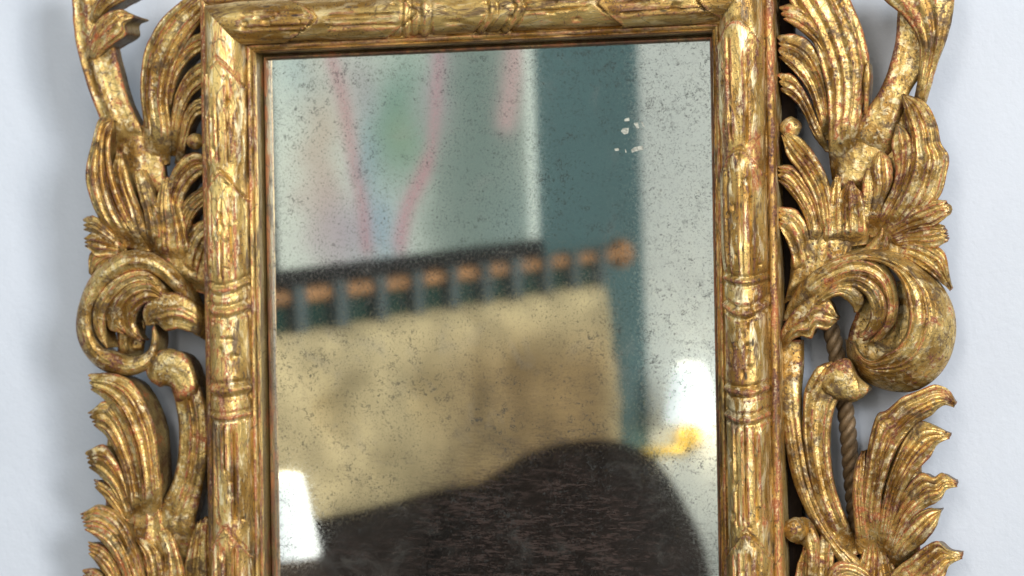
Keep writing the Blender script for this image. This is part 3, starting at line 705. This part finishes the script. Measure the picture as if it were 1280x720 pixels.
fanL = leaf('leaf_spray', [(150, 800), (160, 700), (166, 660), (176, 615)], [(225, 800), (220, 700), (212, 660), (198, 612)], [15, 18, 20, 20], 3, 1.6, 3)
S = fanL
leaf('leaf_web', [(195, 720), (192, 640), (180, 570), (160, 510)], [(135, 720), (132, 660), (133, 590), (135, 520)], [12, 13, 14, 13], 2, 1, 1, parent=S)
leaf('leaf_lobe', [(152, 790), (136, 730), (120, 711), (105, 711)], [(142, 800), (131, 762), (118, 747), (107, 736)], [16, 19, 21, 21], 3, 2.2, 2.4, parent=S)
leaf('leaf_lobe', [(162, 765), (149, 707), (131, 683), (112, 677)], [(142, 765), (133, 722), (121, 706), (113, 696)], [17, 21, 23, 23], 3, 2.2, 2.4, parent=S)
leaf('leaf_lobe', [(192, 755), (170, 682), (148, 643), (123, 631), (102, 641)], [(164, 760), (150, 712), (131, 682), (109, 664)], [19, 24, 26, 27, 26], 4, 2.4, 3.0, parent=S)
leaf('leaf_lobe', [(168, 665), (151, 627), (136, 607), (119, 599)], [(160, 668), (146, 642), (131, 623), (121, 613)], [18, 21, 23, 23], 2, 2.2, 2.2, parent=S)
leaf('leaf_lobe', [(174, 662), (160, 612), (146, 576), (128, 556), (108, 563)], [(160, 664), (149, 628), (135, 606), (114, 587)], [19, 23, 25, 26, 25], 3, 2.4, 2.8, parent=S)
leaf('leaf_lobe', [(182, 660), (172, 592), (161, 552), (148, 521), (130, 501), (111, 514)], [(165, 662), (159, 612), (149, 577), (136, 551), (120, 533)], [20, 25, 27, 28, 27], 3, 2.4, 2.8, parent=S)
leaf('leaf_lobe', [(202, 655), (201, 605), (197, 570), (193, 537), (178, 498), (160, 474), (136, 466), (112, 467)], [(172, 660), (171, 604), (160, 556), (146, 523), (131, 501), (116, 490)], [21, 26, 28, 29, 29, 27], 4, 2.5, 3.2, parent=S, nv=80)
leaf('leaf_lobe', [(232, 790), (228, 725), (234, 690), (244, 656)], [(268, 790), (264, 725), (262, 690), (262, 645)], [15, 17, 18, 17], 3, 2, 2, parent=S)
leaf('leaf_lobe', [(207, 790), (203, 725), (204, 692), (196, 668)], [(238, 790), (232, 725), (223, 690), (212, 660)], [17, 20, 22, 20], 2, 2.4, 2.6, parent=S)
leaf('leaf_lobe', [(186, 790), (184, 725), (179, 692), (168, 674)], [(212, 790), (207, 725), (200, 692), (186, 674)], [18, 22, 24, 22], 2, 2.4, 2.6, parent=S)

# ------------------------------------------------------------------ twisted cord hanging behind the right carving
cpx = catmull([(1020, 330), (1033, 390), (1043, 430), (1052, 480), (1059, 530), (1064, 590), (1069, 640), (1078, 720), (1084, 800)], 260)
CL = at(cpx[:, 0], cpx[:, 1], np.full(len(cpx), -0.004))
sl = np.concatenate([[0], np.cumsum(np.linalg.norm(np.diff(CL, axis=0), axis=1))])
cord = empty('twisted_cord')
cord.rotation_euler = (LEAN, 0, 0)
tag(cord, 'brown twisted cord hanging down the wall behind the gilded carving', 'cord')
T_ = np.gradient(CL, axis=0); T_ /= np.linalg.norm(T_, axis=1)[:, None]
N1 = np.cross(T_, np.array([0, 1.0, 0])); N1 /= np.linalg.norm(N1, axis=1)[:, None]
N2 = np.cross(T_, N1)
for k in range(3):
    ang = sl / 0.0235 * 2 * math.pi + k * 2 * math.pi / 3
    c_ = CL + 0.0031 * (np.cos(ang)[:, None] * N1 + np.sin(ang)[:, None] * N2)
    t2 = np.gradient(c_, axis=0); t2 /= np.linalg.norm(t2, axis=1)[:, None]
    e1 = np.cross(t2, np.array([0, 1.0, 0])); e1 /= np.linalg.norm(e1, axis=1)[:, None]
    e2 = np.cross(t2, e1)
    ns = 12
    V = []
    for j in range(ns):
        q_ = 2 * math.pi * j / ns
        V.append(c_ + 0.0030 * (math.cos(q_) * e1 + math.sin(q_) * e2))
    V = np.stack(V, 1).reshape(-1, 3)
    n = len(c_)
    Fc = [(i * ns + j, i * ns + (j + 1) % ns, (i + 1) * ns + (j + 1) % ns, (i + 1) * ns + j) for i in range(n - 1) for j in range(ns)]
    new_obj('strand', mesh('strand', V, Fc), cord, CORDM)

# ------------------------------------------------------------------ what the glass reflects: the corner of a bedroom
AL = R(-79)
wd = np.array([math.cos(AL), math.sin(AL), 0.0])       # along the teal wall, away from the mirror
wn = np.array([-wd[1], wd[0], 0.0])                     # into the room
if wn[0] < 0: wn = -wn
# the corner between teal and white wall stands on this sight line, 6 m along it in all
o_, d_ = bounce(805, 330)
K0 = o_ + d_ * (5.6 - D)
K0[2] = 0
def on_teal(px, py, off=0.0):
    o, d = bounce(px, py)
    P0 = K0 + wn * off
    t = ((P0 - o) @ wn) / (d @ wn)
    p = o + d * t
    return float((p - K0) @ -wd), float(p[2])           # distance back from the corner, height
def on_far(px, py, off=0.0):
    o, d = bounce(px, py)
    t = ((K0 + np.array([0, off, 0]) - o)[1]) / d[1]
    p = o + d * t
    return float(p[0] - K0[0]), float(p[2])
def tw(s, off, z): return K0 - wd * s + wn * off + np.array([0, 0, z])

TEAL = plain('teal_wall_paint', (0.036, 0.088, 0.098), 0.7, 0, 5, 0.06)
CREAM = plain('cream_wall_paint', (0.88, 0.88, 0.84), 0.75, 0, 4, 0.03)
BLACKF = plain('black_picture_frame', (0.006, 0.006, 0.007), 0.5)
LINEN = plain('buff_linen', (0.47, 0.375, 0.21), 0.9, 0, 9, 0.26, 0.3, 900)
DARKC = plain('dark_brown_velvet', (0.010, 0.007, 0.006), 0.95, 0, 8, 0.3)
BRONZE = plain('copper_rod', (0.34, 0.16, 0.06), 0.5, 0.3, 25, 0.35)
GREENC = plain('dark_green_band', (0.012, 0.035, 0.03), 0.9, 0, 30, 0.2)
GREYC = plain('slate_loop_cloth', (0.055, 0.075, 0.08), 0.9, 0, 30, 0.2)
BRASS = plain('polished_brass', (0.92, 0.62, 0.13), 0.35, 0.5, 60, 0.1)

def slab(name, corners, nrm, th, parent=None, mat=None):
    c = [np.array(p, float) for p in corners]
    V = c + [p - nrm * th for p in c]
    return new_obj(name, mesh(name, V, [(0, 1, 2, 3), (7, 6, 5, 4), (0, 4, 5, 1), (1, 5, 6, 2), (2, 6, 7, 3), (3, 7, 4, 0)], False), parent, mat)

tl = slab('wall_teal', [tw(0, 0, -1.6), tw(3.2, 0, -1.6), tw(3.2, 0, 1.7), tw(0, 0, 1.7)], wn, 0.1, None, TEAL)
tag(tl, 'teal painted bedroom wall seen in the mirror', None, None, 'structure')
fn = np.array([0, 1.0, 0])
fl_ = slab('wall_white', [K0 + np.array([-0.1, 0, -1.6]), K0 + np.array([3.0, 0, -1.6]), K0 + np.array([3.0, 0, 1.7]), K0 + np.array([-0.1, 0, 1.7])], fn, 0.1, None, CREAM)
tag(fl_, 'white far wall of the bedroom seen in the mirror', None, None, 'structure')

# abstract picture
(s1, z1), (s0, z0) = on_teal(347, 364, 0.04), on_teal(675, 319, 0.04)
zbot = 0.5 * (z1 + z0) + 0.0
ztop = zbot + 0.72
zbot_ = zbot
tiltp = (z1 - z0) / (s1 - s0)
pic = empty('abstract_painting', tuple(tw((s0 + s1) / 2, 0.0, zbot)))
tag(pic, 'abstract pink and green picture with black edge reflected in the glass', 'painting')
pl0 = np.array(pic.location)
NG = 110
def pic_uh(px, py):
    q_, z_ = on_teal(px, py, 0.04)
    return (s1 - q_) / (s1 - s0), (z_ - tiltp * (q_ - (s0 + s1) / 2) - zbot) / 0.50
su = np.linspace(s1 + 0.01, s0, NG); zz = np.linspace(zbot_ + 0.035, ztop, NG)
SU, ZZ = np.meshgrid(su, zz)
PV = np.array([tw(a_, 0.04, c_ + tiltp * (a_ - (s0 + s1) / 2)) for a_, c_ in zip(SU.ravel(), ZZ.ravel())]) - pl0
# picture-plane coordinates: 0..1 from its left edge, height in metres above the frame
uP = (s1 - SU) / (s1 - s0); hP = (ZZ - zbot_) / 0.50
colr = np.zeros(SU.shape + (3,))
colr[:] = (0.57, 0.61, 0.55)
def blend(mask, c):
    global colr
    mk = np.clip(mask, 0, 1)[..., None]
    colr = colr * (1 - mk) + np.array(c) * mk
nz = 0.10 * vnoise(uP * 6, hP * 5) + 0.05 * vnoise(uP * 15, hP * 13)
nw = 0.10 * vnoise(uP * 5 + 9, hP * 4 + 3)
def blob(px, py, ru, rh, c, k=0.8, turn=0.0):
    u0, h0 = pic_uh(px, py)
    du, dh = uP + nz * .7 - u0, hP + nw * .7 - h0
    du, dh = du * math.cos(turn) + dh * math.sin(turn), dh * math.cos(turn) - du * math.sin(turn)
    blend(k * np.exp(-((du / ru) ** 2 + (dh / rh) ** 2)), c)
def stroke(pts, wd_, c, k=0.85):
    q = np.array([pic_uh(x_, y_) for x_, y_ in pts]); q = catmull(q, 60)
    dd = np.min(np.hypot(uP[..., None] + (nz * .12)[..., None] - q[:, 0], (hP[..., None] - q[:, 1]) * 0.8), axis=-1)
    blend(k * np.exp(-(dd / wd_) ** 2), c)
blob(600, 230, .22, .7, (0.13, 0.185, 0.165), 0.9)
blob(600, 120, .16, .35, (0.13, 0.20, 0.18), 0.85)
blob(640, 280, .12, .2, (0.25, 0.36, 0.37), 0.6)
blend(sstep(.45, .60, uP + nz) * sstep(.955, .93, uP) * .6, (0.11, 0.16, 0.15))
blob(395, 150, .07, .28, (0.46, 0.35, 0.27), 0.8)
blob(400, 250, .06, .18, (0.42, 0.30, 0.27), 0.7)
blob(372, 90, .10, .12, (0.30, 0.42, 0.44), 0.6)
blob(450, 110, .07, .16, (0.34, 0.30, 0.32), 0.8)
blob(465, 200, .06, .20, (0.24, 0.33, 0.40), 0.85)
blob(500, 150, .10, .30, (0.07, 0.20, 0.165), 0.9)
blob(503, 165, .05, .13, (0.20, 0.29, 0.20), 0.8)
blob(425, 295, .10, .14, (0.33, 0.25, 0.32), 0.75)
blob(475, 290, .08, .14, (0.22, 0.32, 0.42), 0.8)
blob(540, 90, .05, .20, (0.38, 0.33, 0.37), 0.7)
stroke([(413, 60), (425, 110), (440, 190), (452, 250), (458, 310)], 0.022, (0.42, 0.14, 0.18), .7)
stroke([(500, 310), (508, 265), (530, 215), (541, 170), (548, 60)], 0.020, (0.44, 0.20, 0.25), 0.75)
stroke([(500, 300), (515, 245), (532, 205)], 0.028, (0.44, 0.18, 0.23), 0.5)
stroke([(646, 50), (642, 100), (634, 150)], 0.045, (0.52, 0.33, 0.34), 0.85)
blend(sstep(.945, .965, uP), (0.60, 0.66, 0.62))
gi = np.arange(NG * NG).reshape(NG, NG)
pq = np.stack([gi[:-1, :-1], gi[:-1, 1:], gi[1:, 1:], gi[1:, :-1]], -1).reshape(-1, 4)
pme = mesh('canvas', PV, pq, False)
colr *= 0.80
pa = pme.color_attributes.new('paint', 'FLOAT_COLOR', 'POINT')
pa.data.foreach_set('color', np.concatenate([colr.reshape(-1, 3), np.ones((NG * NG, 1))], 1).ravel())
m, nt, b, out = newmat('painted_canvas')
an = nt.nodes.new('ShaderNodeAttribute'); an.attribute_name = 'paint'
nt.links.new(an.outputs['Color'], b.inputs['Base Color'])
b.inputs['Roughness'].default_value = 0.6
new_obj('canvas', pme, pic, m)
def pbar(name, sa, sb, za, zb_, o0, o1, par, mat, org, tl_=0.0):
    V = [tw(s_, o, z_ + tl_ * (s_ - (s0 + s1) / 2)) - org for s_ in (sa, sb) for o in (o0, o1) for z_ in (za, zb_)]
    return new_obj(name, mesh(name, V, [(0, 1, 3, 2), (4, 6, 7, 5), (0, 4, 5, 1), (2, 3, 7, 6), (0, 2, 6, 4), (1, 5, 7, 3)], False), par, mat)
pbar('frame_bar', s1 + 0.01, s0 - 0.002, zbot_, zbot_ + 0.034, 0.002, 0.05, pic, BLACKF, pl0, tiltp)
pbar('frame_bar', s1 + 0.013, s1 + 0.0102, zbot_, ztop, 0.002, 0.05, pic, BLACKF, pl0, tiltp)
pbar('frame_back', s1 + 0.01, s0 + 0.002, zbot_ + 0.0345, ztop, 0.002, 0.038, pic, BLACKF, pl0, tiltp)

# copper rod with cloth loops carrying the padded headboard
(sa, za), (sb, zb2) = on_teal(345, 372, 0.05), on_teal(775, 318, 0.05)
rod_z = 0.5 * (za + zb2)
def tube(name, p, q, r, par, mat, ns=18, caps=True):
    p = np.array(p, float); q = np.array(q, float)
    t = (q - p) / np.linalg.norm(q - p)
    ax = np.array([0, 0, 1.0]) if abs(t[2]) < .9 else np.array([1.0, 0, 0])
    e1 = np.cross(t, ax); e1 /= np.linalg.norm(e1); e2 = np.cross(t, e1)
    r0, r1 = r if isinstance(r, tuple) else (r, r)
    V = [p + r0 * (math.cos(2 * math.pi * j / ns) * e1 + math.sin(2 * math.pi * j / ns) * e2) for j in range(ns)]
    V += [q + r1 * (math.cos(2 * math.pi * j / ns) * e1 + math.sin(2 * math.pi * j / ns) * e2) for j in range(ns)]
    Fc = [(j, (j + 1) % ns, ns + (j + 1) % ns, ns + j) for j in range(ns)]
    if caps: Fc += [tuple(range(ns - 1, -1, -1)), tuple(range(ns, 2 * ns))]
    me = mesh(name, V, Fc, True, 40)
    return new_obj(name, me, par, mat)
def ball(name, c, r, par, mat, stretch=(1, 1, 1)):
    V = []; Fc = []; nr, ns = 12, 20
    for i in range(nr + 1):
        for j in range(ns):
            a_, b_ = math.pi * i / nr, 2 * math.pi * j / ns
            V.append(np.array(c) + r * np.array([math.sin(a_) * math.cos(b_) * stretch[0], math.sin(a_) * math.sin(b_) * stretch[1], math.cos(a_) * stretch[2]]))
    for i in range(nr):
        for j in range(ns):
            Fc.append((i * ns + j, i * ns + (j + 1) % ns, (i + 1) * ns + (j + 1) % ns, (i + 1) * ns + j))
    return new_obj(name, mesh(name, V, Fc), par, mat)
rod0 = tw(sb, 0.05, rod_z)
rod = empty('curtain_rod', tuple(rod0))
tag(rod, 'copper coloured rod with round finial on the teal wall', 'rod')
tube('pole', (0, 0, 0), tw(sa + 0.6, 0.05, rod_z) - rod0, 0.014, rod, BRONZE)
ball('finial', (0, 0, 0), 0.032, rod, BRONZE)
# padded headboard
(h0s, h0z) = on_teal(755, 352, 0.05)
(h1s, h1z) = on_teal(345, 412, 0.05)
(_, hbz) = on_teal(372, 645, 0.06)
hbz -= 0.10
hb_top = 0.5 * (h0z + h1z); hb_len = h1s - h0s + 0.5
hb0 = tw(h0s + hb_len / 2, 0.05, hbz)
head = empty('padded_headboard', tuple(hb0))
tag(head, 'buff linen headboard cushion hanging from the copper rod', 'headboard')
NU, NV_ = 110, 48
U_, V_ = np.meshgrid(np.linspace(0, 1, NU), np.linspace(0, 1, NV_))
puff = (np.clip(1 - np.abs(2 * U_ - 1) ** 24, 0, 1) * np.clip(1 - np.abs(2 * V_ - 1) ** 12, 0, 1)) ** 0.5
sU = U_ * hb_len
dim = np.zeros_like(U_)
for (px_, py_, ru_, rv_, k_) in [(410, 520, .05, .09, 1.0), (522, 500, .06, .12, 1.0), (470, 590, .10, .10, .6), (700, 490, .08, .16, .8), (640, 470, .06, .12, .6), (380, 470, .05, .2, .35), (745, 440, .06, .3, .4), (455, 455, .09, .2, -.4), (560, 440, .12, .2, -.3)]:
    ps_, pz_ = on_teal(px_, py_, 0.08)
    dim += k_ * np.exp(-(((sU - (ps_ - h0s)) / ru_) ** 2 + ((V_ - (pz_ - hbz) / (hb_top - hbz)) / rv_) ** 2))
ps_, _ = on_teal(578, 450, 0.08)
dim += 0.6 * np.exp(-((sU - (ps_ - h0s)) / 0.022) ** 2)
OFF = -0.02 + 0.085 * puff - 0.05 * dim + 0.03 * vnoise(sU * 7, V_ * 4) + 0.012 * vnoise(sU * 22, V_ * 11)
HV = np.array([tw(h0s + a_, o_2, hbz + (hb_top - hbz) * v_) for a_, o_2, v_ in zip(sU.ravel(), (OFF + 0.04).ravel(), V_.ravel())]) - hb0
gi = np.arange(NU * NV_).reshape(NV_, NU)
hq = np.stack([gi[:-1, :-1], gi[:-1, 1:], gi[1:, 1:], gi[1:, :-1]], -1).reshape(-1, 4)
new_obj('cushion', mesh('cushion', HV, hq), head, LINEN)
pbar('cushion_back', h0s, h0s + hb_len, hbz, hb_top, 0.004, 0.024, head, LINEN, hb0)
# cloth loops over the rod
pitch = 0.0
(l0, _) = on_teal(352, 372, .05); (l1, _) = on_teal(405, 364, .05)
pitch = abs(l0 - l1)
k = 0
s_ = h0s + 0.03
while s_ < h0s + hb_len - 0.02:
    wl = pitch * 0.28 * (0.85 + 0.3 * random.random())
    pbar('hanging_loop', s_, s_ + wl, hb_top - 0.006, rod_z + 0.018, 0.030, 0.072, head, GREYC, hb0)
    pbar('green_band', s_ + wl + 0.003, s_ + pitch * 0.86, hb_top - 0.004, hb_top + 0.046, 0.034, 0.052, head, GREENC, hb0)
    s_ += pitch

# dark cushion heap on the bed, against the headboard
DK0 = None
def lump(name, pxs, off, th, mat, label, cat, bulge=0.5):
    """soft body of a standing pillow: outline in sight-line positions, off metres into the room"""
    pts = catmull(pxs, 72)
    out3 = np.array([tw(*((lambda q: (q[0], off, q[1]))(on_teal(x_, y_, off)))) for x_, y_ in pts])
    cen = out3.mean(0)
    V = []; rings = 12
    for side in (1, -1):
        for i in range(rings):
            f_ = math.cos(0.5 * math.pi * i / rings) if i else 1.0
            t_ = math.sin(0.5 * math.pi * i / rings)
            ring = cen + (out3 - cen) * f_ + wn * side * th * t_
            V.append(ring)
    V = np.array(V)
    nr = len(pts)
    Vf = V.reshape(-1, 3)
    Vf = Vf + 0.02 * vnoise(Vf[:, 1] * 9, Vf[:, 2] * 9)[:, None] * wn
    Fc = []
    for sd in range(2):
        for i in range(rings - 1):
            b0 = (sd * rings + i) * nr
            for j in range(nr):
                Fc.append((b0 + j, b0 + (j + 1) % nr, b0 + nr + (j + 1) % nr, b0 + nr + j))
        b0 = (sd * rings + rings - 1) * nr
        Fc.append(tuple(range(b0, b0 + nr)))
    o = new_obj(name, mesh(name, Vf - cen, Fc), None, mat)
    o.location = tuple(cen)
    tag(o, label, cat)
    return o
lump('dark_cushion', [(520, 760), (570, 650), (630, 600), (690, 562), (738, 548), (780, 560), (815, 620), (838, 690), (850, 780), (800, 900), (640, 910)], 0.42, 0.16, DARKC,
     'large dark brown cushion standing before the linen headboard', 'cushion')
lump('dark_blanket', [(250, 705), (330, 664), (420, 644), (520, 622), (600, 606), (700, 650), (720, 850), (600, 950), (300, 950)], 0.30, 0.12, DARKC,
     'dark blanket heaped along the foot of the linen headboard', 'blanket')

# lamps
def shade_mat(name, strength):
    m, nt, b, out = newmat(name)
    b.inputs['Base Color'].default_value = (0.9, 0.9, 0.88, 1)
    b.inputs['Roughness'].default_value = 0.8
    b.inputs['Emission Color'].default_value = (0.93, 0.97, 1.0, 1)
    b.inputs['Emission Strength'].default_value = strength
    return m
SHADE = shade_mat('lit_white_lampshade', 1.0)
def hollow_shade(name, base, r0, r1, hgt, par):
    ns = 40
    V = []
    for (r_, z_) in ((r0, 0), (r1, hgt), (r1 - 0.003, hgt), (r0 - 0.003, 0)):
        V += [np.array(base) + np.array([r_ * math.cos(2 * math.pi * j / ns), r_ * math.sin(2 * math.pi * j / ns), z_]) for j in range(ns)]
    Fc = []
    for r_ in range(4):
        a_, c_ = r_ * ns, ((r_ + 1) % 4) * ns
        Fc += [(a_ + j, a_ + (j + 1) % ns, c_ + (j + 1) % ns, c_ + j) for j in range(ns)]
    return new_obj(name, mesh(name, V, Fc, True, 40), par, SHADE)
# wall lamp on the white wall
x1_, z_b = on_far(862, 545, 0.0)
wl0 = K0 + np.array([x1_, 0, z_b])
wlamp = empty('wall_lamp', tuple(wl0))
tag(wlamp, 'brass swing arm wall lamp with white shade on the white wall', 'lamp')
pxm = abs(on_far(862, 545)[0] - on_far(852, 545)[0]) / 10
def far_local(px, py, off):
    x_, z_ = on_far(px, py, off)
    return K0 + np.array([x_, off, z_]) - wl0
tube('backplate', (0, 0.0, 0), (0, 0.02, 0), 16 * pxm, wlamp, BRASS, 28)
ball('joint', far_local(858, 550, 0.06), 10 * pxm, wlamp, BRASS)
tube('arm', far_local(858, 563, 0.08), far_local(788, 567, 0.10), 6 * pxm, wlamp, BRASS)
tube('arm', far_local(860, 560, 0.08), far_local(864, 524, 0.10), 5 * pxm, wlamp, BRASS)
tube('arm', (0, 0.01, 0), far_local(858, 560, 0.08), 5 * pxm, wlamp, BRASS)
hollow_shade('lamp_shade', far_local(864, 527, 0.10), 33 * pxm, 18 * pxm, 68 * pxm, wlamp)
def bulb(name, loc, par, power):
    l = bpy.data.lights.new(name, 'POINT'); l.energy = power; l.color = (1.0, 0.85, 0.6); l.shadow_soft_size = 0.015
    o = bpy.data.objects.new(name, l); COL.objects.link(o); o.parent = par; o.location = loc
bulb('bulb', tuple(np.array(far_local(864, 527, 0.10)) + np.array([0, 0, 0.03])), wlamp, 0.6)
# bedside lamp against the teal wall
OFFL = 0.34
s_l, z_l = on_teal(359, 694, OFFL)
bl0 = tw(s_l, OFFL, z_l - 0.10)
blamp = empty('bedside_lamp', tuple(bl0))
tag(blamp, 'glowing white lampshade with brass stem at the near end of the headboard', 'lamp')
o1, d1 = bounce(366, 650)
dist = np.linalg.norm(tw(s_l, OFFL, z_l) - o1) + D
pm = dist / F_PX
hollow_shade('lamp_shade', (0, 0, 0.10), 42 * pm, 23 * pm, 100 * pm, blamp)
tube('stem', (0, 0, -0.12), (0, 0, 0.14), 0.010, blamp, BRASS)
tube('base', (0, 0, -0.14), (0, 0, -0.12), (0.06, 0.03), blamp, BRASS)
tube('arm', (0, 0, -0.02), tw(s_l, 0.01, z_l - 0.12) - bl0, 0.009, blamp, BRASS)
bulb('bulb', (0, 0, 0.15), blamp, 2.0)
